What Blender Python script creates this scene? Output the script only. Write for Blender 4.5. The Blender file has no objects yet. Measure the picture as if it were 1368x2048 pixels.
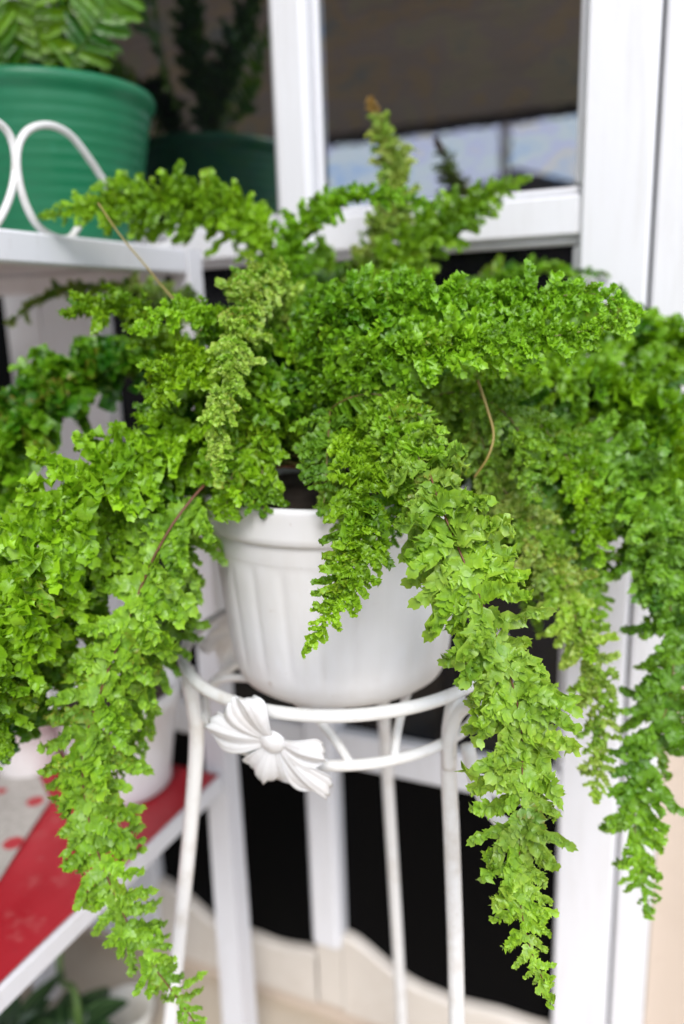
import bpy, math, random
import numpy as np
from mathutils import Matrix, Vector
from math import radians, sin, cos, pi

# ------------------------------------------------------------------ camera, world, sun, exposure
S = bpy.context.scene
COL = S.collection
F = 1600.0                                        # focal length in photo pixels (1368 x 2048)
_d = np.array([217., -6626., -1600.]); _d /= np.linalg.norm(_d)
_Z = -_d
_Y = np.array([733., 411., -1600.]); _Y -= _Z * (_Y @ _Z); _Y /= np.linalg.norm(_Y)
_X = np.cross(_Y, _Z)
R = np.stack([_X, _Y, _Z])
CAM = np.array([0., 0., 1.35])

cd = bpy.data.cameras.new('camera')
cam = bpy.data.objects.new('camera', cd); COL.objects.link(cam)
M4 = Matrix([[*R[i], CAM[i]] for i in range(3)] + [[0, 0, 0, 1]])
cam.matrix_world = M4
cd.sensor_fit = 'VERTICAL'; cd.sensor_height = 36.0; cd.lens = 36.0 * F / 2048.0
cd.clip_start = 0.02; cd.clip_end = 2000.0
cd.dof.use_dof = True; cd.dof.focus_distance = 0.60; cd.dof.aperture_fstop = 2.25
cd.dof.aperture_blades = 9
S.camera = cam

SUN_EL, SUN_AZ = radians(44), radians(28)         # azimuth measured from -Y (behind the camera) towards +X
sun_dir = Vector((sin(SUN_AZ) * cos(SUN_EL), -cos(SUN_AZ) * cos(SUN_EL), sin(SUN_EL)))
W = bpy.data.worlds.new('World'); S.world = W; W.use_nodes = True
nt = W.node_tree; nt.nodes.clear()
wo = nt.nodes.new('ShaderNodeOutputWorld'); bg = nt.nodes.new('ShaderNodeBackground')
sky = nt.nodes.new('ShaderNodeTexSky'); sky.sky_type = 'NISHITA'; sky.sun_disc = False
sky.sun_elevation = SUN_EL; sky.sun_rotation = math.atan2(sun_dir.x, sun_dir.y)
sky.air_density = 1.0; sky.dust_density = 3.0; sky.ozone_density = 1.0
# thin bright overcast veil evenly over the whole sky
veil = nt.nodes.new('ShaderNodeMix'); veil.data_type = 'RGBA'; veil.inputs[0].default_value = .75
veil.inputs[7].default_value = (8.7, 9.6, 11.4, 1)
nt.links.new(sky.outputs[0], veil.inputs[6]); nt.links.new(veil.outputs[2], bg.inputs[0]); nt.links.new(bg.outputs[0], wo.inputs[0])
bg.inputs[1].default_value = 0.10
sl = bpy.data.lights.new('sun', 'SUN'); sl.energy = 1.5; sl.angle = radians(22); sl.color = (1, .975, .95)
so = bpy.data.objects.new('sun', sl); COL.objects.link(so)
so.rotation_euler = sun_dir.to_track_quat('Z', 'Y').to_euler()
S.view_settings.view_transform = 'Standard'; S.view_settings.look = 'None'
S.view_settings.gamma = 1.0; S.view_settings.use_curve_mapping = False
S.view_settings.exposure = 0.98
S.render.engine = 'CYCLES'
S.cycles.max_bounces = 10; S.cycles.diffuse_bounces = 5; S.cycles.transmission_bounces = 6

# ------------------------------------------------------------------ helpers
def ray(px, py): return R @ np.array([(px - 684) / F, -(py - 1024) / F, -1.])
def at(px, py, dep): return CAM + ray(px, py) * dep          # point at a real depth in metres
def onX(px, py, x): r = ray(px, py); return CAM + r * ((x - CAM[0]) / r[0])
def onY(px, py, y): r = ray(px, py); return CAM + r * ((y - CAM[1]) / r[1])
def onZ(px, py, z): r = ray(px, py); return CAM + r * ((z - CAM[2]) / r[2])

def tag(o, label=None, cat=None, group=None, kind=None):
    if label: o['label'] = label
    if cat: o['category'] = cat
    if group: o['group'] = group
    if kind: o['kind'] = kind
    return o
def empty(name, loc, label, cat, group=None):
    o = bpy.data.objects.new(name, None); COL.objects.link(o); o.location = loc
    o.empty_display_size = .05
    return tag(o, label, cat, group)
def link(name, me, parent=None):
    o = bpy.data.objects.new(name, me); COL.objects.link(o)
    if parent is not None:
        o.parent = parent
        if parent.type == 'EMPTY': o.matrix_parent_inverse = Matrix.Translation(parent.location).inverted()
    return o
class MB:
    """collects boxes, tubes and lathes into one mesh"""
    def __init__(s): s.v = []; s.f = []; s.sm = []
    def add(s, v, f, smooth=True):
        o = len(s.v); s.v += [tuple(map(float, p)) for p in v]
        s.f += [tuple(i + o for i in q) for q in f]; s.sm += [smooth] * len(f)
    def box(s, a, b, bev=0.0):
        x0, y0, z0 = a; x1, y1, z1 = b
        if bev <= 0:
            v = [(x, y, z) for z in (z0, z1) for y in (y0, y1) for x in (x0, x1)]
            f = [(0, 2, 3, 1), (4, 5, 7, 6), (0, 1, 5, 4), (2, 6, 7, 3), (0, 4, 6, 2), (1, 3, 7, 5)]
            s.add(v, f, False); return s
        e = bev; v = []
        idx = {}
        for ix, X in enumerate((x0, x1)):
            for iy, Yv in enumerate((y0, y1)):
                for iz, Zv in enumerate((z0, z1)):
                    sx, sy, sz = (1 if ix == 0 else -1), (1 if iy == 0 else -1), (1 if iz == 0 else -1)
                    for ax in range(3):
                        p = [X + sx * e, Yv + sy * e, Zv + sz * e]
                        p[ax] = (X, Yv, Zv)[ax]
                        idx[(ix, iy, iz, ax)] = len(v); v.append(p)
        f = []
        for ax in range(3):
            o1, o2 = [a_ for a_ in range(3) if a_ != ax]
            for side in (0, 1):
                q = []
                for (a_, b_) in ((0, 0), (1, 0), (1, 1), (0, 1)):
                    k = [0, 0, 0]; k[ax] = side; k[o1] = a_; k[o2] = b_
                    q.append(idx[(*k, ax)])
                f.append(q if (side == 1) == (ax != 1) else q[::-1])
            for a_ in (0, 1):
                for b_ in (0, 1):
                    k0 = [0, 0, 0]; k0[o1] = a_; k0[o2] = b_; k1 = list(k0); k1[ax] = 1
                    f.append([idx[(*k0, o1)], idx[(*k1, o1)], idx[(*k1, o2)], idx[(*k0, o2)]])
        for ix in (0, 1):
            for iy in (0, 1):
                for iz in (0, 1): f.append([idx[(ix, iy, iz, a_)] for a_ in range(3)])
        s.add(v, f, False); return s
    def tube(s, pts, r, n=10, cap=True):
        P = np.array(pts, float); m = len(P)
        rr = np.full(m, r) if np.isscalar(r) else np.array(r, float)
        T = np.gradient(P, axis=0); T /= np.linalg.norm(T, axis=1)[:, None] + 1e-12
        a = np.array([0, 0, 1.]) if abs(T[0][2]) < .9 else np.array([1., 0, 0])
        u = np.cross(T[0], a); u /= np.linalg.norm(u); v = []
        for i in range(m):
            u = u - T[i] * (u @ T[i]); u /= np.linalg.norm(u); w = np.cross(T[i], u)
            for k in range(n):
                t = 2 * pi * k / n; v.append(P[i] + rr[i] * (cos(t) * u + sin(t) * w))
        f = [(i * n + k, i * n + (k + 1) % n, (i + 1) * n + (k + 1) % n, (i + 1) * n + k) for i in range(m - 1) for k in range(n)]
        if cap:
            f.append(tuple(range(n))[::-1]); f.append(tuple((m - 1) * n + k for k in range(n)))
        s.add(v, f); return s
    def ring(s, c, rad, r, n=96, k=10):
        v = []; f = []
        for i in range(n):
            a = 2 * pi * i / n
            for j in range(k):
                b = 2 * pi * j / k; q = rad + r * cos(b)
                v.append((c[0] + q * cos(a), c[1] + q * sin(a), c[2] + r * sin(b)))
        for i in range(n):
            for j in range(k):
                f.append((i * k + j, ((i + 1) % n) * k + j, ((i + 1) % n) * k + (j + 1) % k, i * k + (j + 1) % k))
        s.add(v, f); return s
    def lathe(s, prof, c=(0, 0, 0), n=64, mod=None, closed=False):
        v = []; f = []; m = len(prof)
        for j, (r, z) in enumerate(prof):
            for i in range(n):
                a = 2 * pi * i / n; q = r if mod is None else mod(r, z, a, j)
                v.append((c[0] + q * cos(a), c[1] + q * sin(a), c[2] + z))
        for j in range(m - 1):
            for i in range(n): f.append((j * n + i, j * n + (i + 1) % n, (j + 1) * n + (i + 1) % n, (j + 1) * n + i))
        s.add(v, f); return s
    def mesh(s, name, mat):
        me = bpy.data.meshes.new(name); me.from_pydata(s.v, [], s.f)
        me.polygons.foreach_set('use_smooth', s.sm); me.materials.append(mat); me.update(); return me
    def build(s, name, mat, parent=None): return link(name, s.mesh(name, mat), parent)

def spline(pts, n=60):
    """Catmull-Rom through the rows of pts (any number of columns), evenly resampled by xyz length"""
    P = np.array(pts, float)
    P = np.vstack([2 * P[0] - P[1], P, 2 * P[-1] - P[-2]])
    out = []
    for i in range(1, len(P) - 2):
        t = np.linspace(0, 1, 24, endpoint=(i == len(P) - 3))[:, None]
        p0, p1, p2, p3 = P[i - 1], P[i], P[i + 1], P[i + 2]
        out.append(.5 * (2 * p1 + (p2 - p0) * t + (2 * p0 - 5 * p1 + 4 * p2 - p3) * t ** 2 + (3 * p1 - p0 - 3 * p2 + p3) * t ** 3))
    Q = np.vstack(out)
    s = np.r_[0, np.cumsum(np.linalg.norm(np.diff(Q[:, :3], axis=0), axis=1))]
    u = np.linspace(0, s[-1], n)
    return np.stack([np.interp(u, s, Q[:, k]) for k in range(Q.shape[1])], 1), s[-1]

# ------------------------------------------------------------------ materials
def mat(name):
    m = bpy.data.materials.new(name); m.use_nodes = True
    t = m.node_tree; b = t.nodes['Principled BSDF']
    return m, t, b
def node(t, typ, **kw):
    n = t.nodes.new(typ)
    for k, v in kw.items():
        if k in n.inputs.keys(): n.inputs[k].default_value = v
        else: setattr(n, k, v)
    return n
def ramp(t, src, stops):
    n = t.nodes.new('ShaderNodeValToRGB'); e = n.color_ramp.elements
    while len(e) < len(stops): e.new(.5)
    for k, (p, c) in enumerate(stops):
        e[k].position = p; e[k].color = (*c, 1) if len(c) == 3 else c
    t.links.new(src, n.inputs[0]); return n.outputs[0]
def mixc(t, fac, a, b):
    n = t.nodes.new('ShaderNodeMix'); n.data_type = 'RGBA'
    if isinstance(fac, float): n.inputs[0].default_value = fac
    else: t.links.new(fac, n.inputs[0])
    for i, c in ((6, a), (7, b)):
        if isinstance(c, tuple): n.inputs[i].default_value = (*c, 1)
        else: t.links.new(c, n.inputs[i])
    return n.outputs[2]
def noise(t, scale, detail=4, rough=.55, stretch=None, coord='Object'):
    tc = t.nodes.new('ShaderNodeTexCoord'); src = tc.outputs[coord]
    if stretch:
        mp = t.nodes.new('ShaderNodeMapping'); mp.inputs['Scale'].default_value = stretch
        t.links.new(src, mp.inputs[0]); src = mp.outputs[0]
    n = node(t, 'ShaderNodeTexNoise', Scale=scale, Detail=detail, Roughness=rough)
    t.links.new(src, n.inputs['Vector']); return n.outputs[0]
def bump(t, b, h, strength=.2, dist=.002):
    n = node(t, 'ShaderNodeBump', Strength=strength, Distance=dist)
    t.links.new(h, n.inputs['Height']); t.links.new(n.outputs[0], b.inputs['Normal'])

def painted(name, col, dirt, rough=.42, amt=.5, scale=14, stretch=(1, 1, .25), bs=.25):
    m, t, b = mat(name)
    n1 = noise(t, scale, 6, .65, stretch); n2 = noise(t, scale * 9, 4, .6, stretch)
    f = ramp(t, n1, [(.50, (0, 0, 0)), (.78, (amt, amt, amt))])
    c = mixc(t, f, col, dirt)
    f2 = ramp(t, n2, [(.62, (0, 0, 0)), (.75, (amt * .6,) * 3)])
    c = mixc(t, f2, c, dirt)
    t.links.new(c, b.inputs['Base Color'])
    r = ramp(t, n1, [(.3, (rough - .08,) * 3), (.7, (rough + .2,) * 3)]); t.links.new(r, b.inputs['Roughness'])
    bump(t, b, n2, bs, .0015); return m
M = {}
M['white_wood'] = painted('white_wood', (.70, .70, .725), (.50, .48, .46), amt=.35, stretch=(6, 6, .5), bs=.35)
M['cream_wood'] = painted('cream_wood', (.60, .55, .49), (.44, .37, .30), amt=.5, scale=8, stretch=(1, 1, 1))
M['rack_white'] = painted('rack_white', (.66, .66, .69), (.40, .36, .34), amt=.6, scale=10)
M['cream_wall'] = painted('cream_wall', (.54, .45, .37), (.42, .34, .27), rough=.75, amt=.4, scale=5, stretch=(1, 1, 1))
M['wire_white'] = painted('wire_white', (.69, .685, .675), (.36, .28, .19), rough=.32, amt=.55, scale=22, stretch=(1, 1, 1), bs=.15)
M['gap_shadow'] = painted('gap_shadow', (.03, .03, .035), (.02, .02, .02))  # near-black fill, painted as the shadow inside the casing joints
M['ceiling'] = painted('ceiling', (.42, .375, .33), (.31, .27, .23), rough=.8, scale=1.2, stretch=(1, 1, 1))
M['floor'] = painted('floor', (.48, .41, .32), (.34, .28, .21), rough=.6, scale=2, stretch=(1, 1, 1))
M['ground'] = painted('ground', (.16, .17, .12), (.10, .09, .07), rough=.9, scale=.6, stretch=(1, 1, 1))
M['dark_roof'] = painted('dark_roof', (.05, .045, .045), (.03, .03, .03), rough=.8, scale=3, stretch=(1, 1, 1))
M['far_wall'] = painted('far_wall', (.35, .31, .27), (.25, .22, .2), rough=.8, scale=2, stretch=(1, 1, 1))
M['soil'] = painted('soil', (.035, .022, .014), (.012, .008, .006), rough=.95, scale=90, stretch=(1, 1, 1), amt=.9, bs=1)

def plastic(name, col, col2, scale=9, rough=.33, sss=.0):
    m, t, b = mat(name)
    n1 = noise(t, scale, 5, .6); n2 = noise(t, 38, 3, .6)
    c = mixc(t, ramp(t, n1, [(.52, (0, 0, 0)), (.80, (.7, .7, .7))]), col, col2)
    c = mixc(t, ramp(t, n2, [(.66, (0, 0, 0)), (.74, (.35, .35, .35))]), c, col2)
    t.links.new(c, b.inputs['Base Color']); b.inputs['Roughness'].default_value = rough
    t.links.new(ramp(t, n1, [(.3, (rough,) * 3), (.8, (rough + .2,) * 3)]), b.inputs['Roughness'])
    bump(t, b, n1, .12, .002); return m
def stained(name, col, c1, c2):
    m, t, b = mat(name)
    n1 = noise(t, 10, 6, .65, (1, 1, .22)); n2 = noise(t, 55, 4, .6); n3 = noise(t, 4, 4, .6)
    c = mixc(t, ramp(t, n3, [(.38, (0, 0, 0)), (.66, (.6, .6, .6))]), col, c1)
    c = mixc(t, ramp(t, n1, [(.52, (0, 0, 0)), (.72, (.5, .5, .5))]), c, c1)
    c = mixc(t, ramp(t, n2, [(.66, (0, 0, 0)), (.76, (.5, .5, .5))]), c, c2)
    t.links.new(c, b.inputs['Base Color'])
    t.links.new(ramp(t, n1, [(.3, (.34,) * 3), (.75, (.6,) * 3)]), b.inputs['Roughness'])
    bump(t, b, n2, .10, .0015); return m
M['pot_white'] = stained('pot_white', (.68, .68, .70), (.54, .515, .48), (.36, .30, .24))
M['pot_small'] = plastic('pot_small', (.72, .72, .735), (.50, .45, .38), 7, .36)
M['pot_pink'] = plastic('pot_pink', (.78, .74, .73), (.55, .49, .46), 7, .4)
M['pot_green'] = plastic('pot_green', (.006, .145, .060), (.014, .19, .095), 9, .32)
M['bowl'] = plastic('bowl', (.70, .68, .62), (.4, .36, .3), 9, .4)

def red_top():
    m, t, b = mat('red_oilcloth')
    n1 = noise(t, 7, 5, .6)
    c = mixc(t, ramp(t, n1, [(.35, (0, 0, 0)), (.75, (1, 1, 1))]), (.34, .010, .018), (.44, .028, .04))
    n3 = noise(t, 26, 6, .7); c = mixc(t, ramp(t, n3, [(.55, (0, 0, 0)), (.74, (.55, .55, .55))]), c, (.50, .20, .19))
    n4 = noise(t, 120, 3, .6); c = mixc(t, ramp(t, n4, [(.66, (0, 0, 0)), (.72, (.6, .6, .6))]), c, (.12, .03, .03))
    t.links.new(c, b.inputs['Base Color']); b.inputs['Roughness'].default_value = .38
    bump(t, b, n1, .2, .004); return m
M['red'] = red_top()
def grey_sheet():
    m, t, b = mat('grey_spotted_sheet')
    tc = t.nodes.new('ShaderNodeTexCoord')
    v = node(t, 'ShaderNodeTexVoronoi', Scale=16, Randomness=.8); t.links.new(tc.outputs['Object'], v.inputs['Vector'])
    n1 = noise(t, 160, 3, .6)
    base = mixc(t, ramp(t, n1, [(.4, (0, 0, 0)), (.65, (1, 1, 1))]), (.36, .34, .31), (.50, .48, .45))
    c = mixc(t, ramp(t, v.outputs['Distance'], [(.24, (1, 1, 1)), (.28, (0, 0, 0))]), base, (.42, .03, .04))
    t.links.new(c, b.inputs['Base Color']); b.inputs['Roughness'].default_value = .55
    return m
M['sheet'] = grey_sheet()
def glass(name='dark_tinted_glass', ior=3.4):
    m, t, b = mat(name)
    b.inputs['Base Color'].default_value = (.004, .004, .005, 1)
    b.inputs['Roughness'].default_value = .015
    b.inputs['IOR'].default_value = ior
    n = noise(t, 9, 5, .6, (1, 1, 1.6)); n2 = noise(t, 26, 3, .5, (1, 1, 1))
    # oily interference film on the old tint foil
    c = ramp(t, n, [(.30, (.66, .80, 1)), (.42, (1, .93, .82)), (.50, (.84, .84, 1)), (.58, (.92, .97, .92)), (.70, (.62, .78, 1))])
    t.links.new(c, b.inputs['Specular Tint'])
    bump(t, b, n2, .02, .002)
    return m
M['glass'] = glass()
M['glass_low'] = glass('dark_plain_glass', 1.38)
M['black'] = painted('black_panel', (.002, .002, .0022), (.005, .005, .0055), rough=.45, amt=.5, scale=3, stretch=(3, 3, .2))
M['black'].node_tree.nodes['Principled BSDF'].inputs['Specular IOR Level'].default_value = .04

def leaf_mat(name, rough=.38, trans=.28, vein=True):
    m, t, b = mat(name)
    at_ = t.nodes.new('ShaderNodeAttribute'); at_.attribute_name = 'Col'
    n1 = noise(t, 60, 3, .6); n2 = noise(t, 420, 3, .6)
    hs = t.nodes.new('ShaderNodeHueSaturation'); t.links.new(at_.outputs['Color'], hs.inputs['Color'])
    v = ramp(t, n1, [(.3, (.82, .82, .82)), (.7, (1.15, 1.15, 1.15))]); t.links.new(v, hs.inputs['Value'])
    t.links.new(hs.outputs[0], b.inputs['Base Color'])
    b.inputs['Roughness'].default_value = rough; b.inputs['Specular IOR Level'].default_value = .42
    bump(t, b, n2, .25, .0012)
    tr = t.nodes.new('ShaderNodeBsdfTranslucent')
    mu = t.nodes.new('ShaderNodeMix'); mu.data_type = 'RGBA'; mu.blend_type = 'MULTIPLY'; mu.inputs[0].default_value = 1
    t.links.new(hs.outputs[0], mu.inputs[6]); mu.inputs[7].default_value = (1.6, 1.45, .6, 1)
    t.links.new(mu.outputs[2], tr.inputs['Color'])
    mx = t.nodes.new('ShaderNodeMixShader'); mx.inputs[0].default_value = trans
    t.links.new(b.outputs[0], mx.inputs[1]); t.links.new(tr.outputs[0], mx.inputs[2])
    t.links.new(mx.outputs[0], t.nodes['Material Output'].inputs['Surface']); return m
M['fern'] = leaf_mat('fern_leaf')
M['dark_leaf'] = leaf_mat('dark_leaf', .3, .2)
def stem_mat(name, c1, c2):
    m, t, b = mat(name); n1 = noise(t, 40, 3, .6)
    t.links.new(mixc(t, n1, c1, c2), b.inputs['Base Color']); b.inputs['Roughness'].default_value = .5; return m
M['stem'] = stem_mat('green_brown_stem', (.16, .17, .03), (.10, .055, .02))
M['red_stem'] = stem_mat('red_brown_stem', (.16, .045, .02), (.09, .05, .02))
M['dry_stem'] = stem_mat('dry_stem', (.34, .28, .08), (.22, .15, .04))
M['green_stem'] = stem_mat('green_stem', (.14, .24, .05), (.08, .15, .03))

# ------------------------------------------------------------------ setting
YW = 1.15
MB().box((-60, -120, -.40), (60, 60, -.30)).build('ground', M['ground']); bpy.data.objects['ground']['kind'] = 'structure'
MB().box((-6, -4.2, -.30), (3.5, YW + .16, 0)).build('terrace_floor', M['floor']); bpy.data.objects['terrace_floor']['kind'] = 'structure'

# house wall with an opening for the window
hw_ = empty('house_wall', (0, YW + .05, 0), 'beige plastered house wall below and beside the white window', 'wall')
for a, b in (((-7, YW + .02, -.3), (-1.19, YW + .2, 2.75)), ((-.018, YW + .02, -.3), (3.5, YW + .2, 2.75)),
             ((-1.188, YW + .02, -.3), (-.02, YW + .2, .062)), ((-1.188, YW + .02, 2.42), (-.02, YW + .2, 2.75))):
    MB().box(a, b).build('wall_section', M['cream_wall'], hw_)

MB().box((-1.80, YW + .004, .06), (-1.192, YW + .019, 2.4)).build('dark_recess_panel', M['black'], hw_)  # flat black panel, its colour stands in for a recess in shade
wn = empty('window', (-.56, YW, .06), 'white wooden window with dark reflecting panes behind the hanging fern', 'window')
ww = M['white_wood']
def wbox(name, x0, x1, z0, z1, y0, y1, bev=.004, m=ww):
    return MB().box((x0, y0, z0), (x1, y1, z1), bev).build(name, m, wn)
FY = YW - .022                                     # front face of the sash
wbox('casing', -.0695, -.020, .06, 2.42, YW - .016, YW + .06)
wbox('casing', -1.185, -1.0965, .06, 2.42, YW - .016, YW + .06)
wbox('casing', -1.10, -.066, 2.36, 2.42, YW - .016, YW + .06)
wbox('joint_gap', -.0737, -.0663, .06, 2.355, YW - .003, YW + .05, 0, M['gap_shadow'])
wbox('joint_gap', -1.0995, -1.0925, .06, 2.355, YW - .003, YW + .05, 0, M['gap_shadow'])
wbox('stile', -.160, -.074, .10, 2.35, FY, YW + .04)
wbox('stile', -1.092, -.958, .10, 2.35, FY, YW + .04)
wbox('mullion', -.598, -.540, .215, 2.35, FY - .012, YW + .04, .008)
for x0, x1 in ((-.5398, -.1602), (-.9578, -.5982)):
    for z0, z1, nm in ((1.446, 1.498, 'middle_rail'), (.592, .659, 'lower_rail'), (2.25, 2.35, 'top_rail')):
        wbox(nm, x0, x1, z0, z1, FY + .004, YW + .04)
        if nm == 'middle_rail':                    # raised glazing beads above and below
            wbox('glazing_bead', x0, x1, z1 + .0002, z1 + .010, FY + .014, YW + .03, .004)
            wbox('glazing_bead', x0, x1, z0 - .010, z0 - .0002, FY + .014, YW + .03, .004)
    for z0, z1 in ((.10, .592), (.659, 1.446), (1.498, 2.25)):
        wbox('glass_pane' if z0 > .5 else 'black_panel', x0, x1, z0 + .0005, z1 - .0005, YW + .004, YW + .009, 0, M['glass'] if z0 > 1 else M['glass_low'] if z0 > .5 else M['black'])
    # glazing beads at the sides of the panes
    wbox('glazing_bead', x0, x0 + .009, .66, 1.434, FY + .014, YW + .003, .003)
    wbox('glazing_bead', x1 - .009, x1, .66, 1.434, FY + .014, YW + .003, .003)
    wbox('glazing_bead', x0, x0 + .009, 1.51, 2.25, FY + .014, YW + .003, .003)
    wbox('glazing_bead', x1 - .009, x1, 1.51, 2.25, FY + .014, YW + .003, .003)
    # scooped bottom rail
    n = 28; mb = MB(); v = []; f = []
    for i in range(n + 1):
        u = i / n; x = x0 + (x1 - x0) * u
        w_ = min(1, u / .42); zt = .172 + .066 * (1 - w_ * w_ * (3 - 2 * w_)) + .008 * max(0, (u - .7) / .3) + .0025 * sin(17 * u + x0 * 9)
        for (yy, zz) in ((FY + .002, .072), (FY + .002, zt - .006), (FY + .008, zt), (YW + .003, zt), (YW + .003, .072)): v.append((x, yy, zz))
    for i in range(n):
        for k in range(5): f.append((i * 5 + k, (i + 1) * 5 + k, (i + 1) * 5 + (k + 1) % 5, i * 5 + (k + 1) % 5))
    mb.add(v, f, False); mb.build('bottom_rail', M['cream_wood'], wn)

wbox('bottom_rail', -.5978, -.5402, .074, .2145, FY + .003, YW + .003, .004, M['cream_wood'])

# terrace roof mirrored in upper panes, shaped short on the right to admit light
rf = empty('terrace_roof', (-2.6, -1.4, 2.75), 'brown boarded underside of terrace roof mirrored in upper window panes', 'roof')
for k in range(26):
    y0 = -3.9 + k * .195
    MB().box((-6.5, y0, 2.75), (-.40, y0 + .187, 2.79), .006).build('ceiling_board', M['ceiling'], rf)
MB().box((-6.6, -3.98, 2.7905), (-.36, 1.15, 2.87)).build('roof_deck', M['dark_roof'], rf)
MB().box((-6.6, -3.96, 2.68), (-.36, -3.91, 2.789)).build('fascia', M['dark_roof'], rf)

# neighbour's house and pole, seen mirrored in the upper right pane
nb = empty('neighbour_house', (-2.45, -11, -.3), 'dark pitched roof house mirrored in the upper right pane', 'house')
def gable(nm, xc, hw, y0, y1, ze, zr, m):
    mb = MB(); v = [(xc - hw, y0, ze), (xc + hw, y0, ze), (xc, y0, zr), (xc - hw, y1, ze), (xc + hw, y1, ze), (xc, y1, zr)]
    mb.add(v, [(0, 1, 2), (3, 5, 4), (0, 2, 5, 3), (1, 4, 5, 2), (0, 3, 4, 1)], False); mb.build(nm, m, nb)
gable('roof', -2.45, 2.6, -13, -9, 2.32, 3.22, M['dark_roof'])
MB().box((-4.6, -12.9, -.3), (-.3, -9.3, 2.31)).build('wall', M['far_wall'], nb)
MB().box((-12, -12.5, -.3), (-4.7, -9.5, 2.75)).build('wall', M['far_wall'], nb)
MB().box((-12.2, -12.7, 2.76), (-3.6, -9.3, 2.92), .01).build('roof', M['dark_roof'], nb)
MB().box((-.2, -12.5, -.3), (6, -9.7, 2.2)).build('wall', M['far_wall'], nb)
MB().box((-.25, -12.7, 2.21), (6.2, -9.4, 2.36), .01).build('roof', M['dark_roof'], nb)
tag(MB().tube([(-2.55, -9.0 + .35, -.3), (-2.52, -8.65, 2), (-2.5, -8.65, 6.5)], .07, 10).build('utility_pole', M['far_wall']),
    'slim utility pole mirrored against the sky in the pane', 'pole')

# ------------------------------------------------------------------ plant rack on the left
XR = -.69
rk = empty('plant_rack', (-.9, .5, 0), 'white two-shelf plant rack with red lower shelf on the left', 'rack')
rw = M['rack_white']
def rbox(name, a, b, bev=.003, m=rw): return MB().box(a, b, bev).build(name, m, rk)
def leaning_post(x, y, x2, w0, w1, top):
    mb = MB(); v = []
    for z, xx, w in ((0, x2, w1), (top, x, w0)):
        for sx, sy in ((-1, -1), (1, -1), (1, 1), (-1, 1)): v.append((xx + sx * w / 2, y + sy * w / 2, z))
    mb.add(v, [(0, 1, 5, 4), (1, 2, 6, 5), (2, 3, 7, 6), (3, 0, 4, 7), (0, 3, 2, 1), (4, 5, 6, 7)], False)
    return mb.build('post', rw, rk)
leaning_post(-.684, 1.0, -.690, .031, .046, 1.452)
leaning_post(-1.16, 1.0, -1.16, .031, .040, 1.40)
leaning_post(-.684, -.15, -.690, .031, .046, 1.452)
leaning_post(-1.16, -.15, -1.16, .031, .040, 1.40)
# upper shelf: edge boards and planks
rbox('edge_board', (-.705, -.13, 1.418), (-.671, .982, 1.452))
rbox('edge_board', (-1.17, -.13, 1.418), (-1.145, .982, 1.452))
for k in range(4):
    x1 = -.706 - k * .11
    rbox('plank', (x1 - .104, -.13, 1.432 - .002 * (k % 2)), (x1, .985, 1.447))
rbox('cross_bar', (-1.144, .955, 1.402), (-.706, .98, 1.4295))
rbox('cross_bar', (-1.144, .3, 1.402), (-.706, .325, 1.4295))
# lower shelf with red oilcloth top
rbox('edge_board', (-.705, -.13, .604), (-.671, .976, .636))
rbox('edge_board', (-1.17, -.13, .604), (-1.145, .976, .636))
rbox('edge_board', (-1.144, .94, .604), (-.706, .976, .634))
rbox('shelf_board', (-1.143, -.13, .612), (-.707, .938, .632))
cl = MB(); nx, ny = 16, 40; v = []; f = []
rng = np.random.default_rng(3)
for j in range(ny + 1):
    for i in range(nx + 1):
        x = -1.165 + i * (.491 / nx); y = -.13 + j * (1.10 / ny)
        v.append((x, y, .640 + .0016 * sin(9 * x + 5 * y) + .001 * sin(23 * y)))
for j in range(ny):
    for i in range(nx): a = j * (nx + 1) + i; f.append((a, a + 1, a + nx + 2, a + nx + 1))
cl.add(v, f); cl.build('shelf_cover', M['red'], rk)['label'] = 'red oilcloth covering the lower shelf'

# grey sheet with red spots on the red shelf
sh = MB(); p = [onZ(x, y, .647) for x, y in ((-160, 1480), (55, 1500), (100, 1600), (60, 1660), (-60, 1850), (-260, 1850))]
cen = np.mean(p, 0); v = [cen] + p; f = [(0, i + 1, (i + 1) % 6 + 1) for i in range(6)]
v2 = [q - np.array([0, 0, .002]) for q in v]
sh.add(v + v2, f + [tuple(i + 7 for i in reversed(q)) for q in f] + [((i + 1), (i + 1) + 7, (i + 1) % 6 + 8, (i + 1) % 6 + 1) for i in range(6)], False)
tag(sh.build('spotted_sheet', M['sheet']), 'grey sheet with red spots lying on the red shelf', 'sheet')

# wire scroll rail standing on the upper shelf edge
fence = empty('scroll_rail', (-.68, .8, 1.452), 'white bent wire scroll rail on edge of the upper shelf', 'rail')
def scroll(pts, r=.0042, x=-.679):
    q = [onX(a, b, x) for a, b in pts]; P, _ = spline(q, 70)
    MB().tube(P, r, 10).build('scroll', M['wire_white'], fence)
scroll([(158, 452), (140, 476), (108, 474), (70, 445), (42, 380), (34, 310), (52, 264), (95, 250), (140, 270), (180, 320), (215, 372), (262, 430), (285, 470), (312, 492), (340, 488), (352, 470)])
scroll([(-70, 474), (-30, 470), (4, 430), (26, 370), (30, 310), (14, 262), (-20, 240), (-70, 252), (-110, 300), (-140, 370)], x=-.682)

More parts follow.
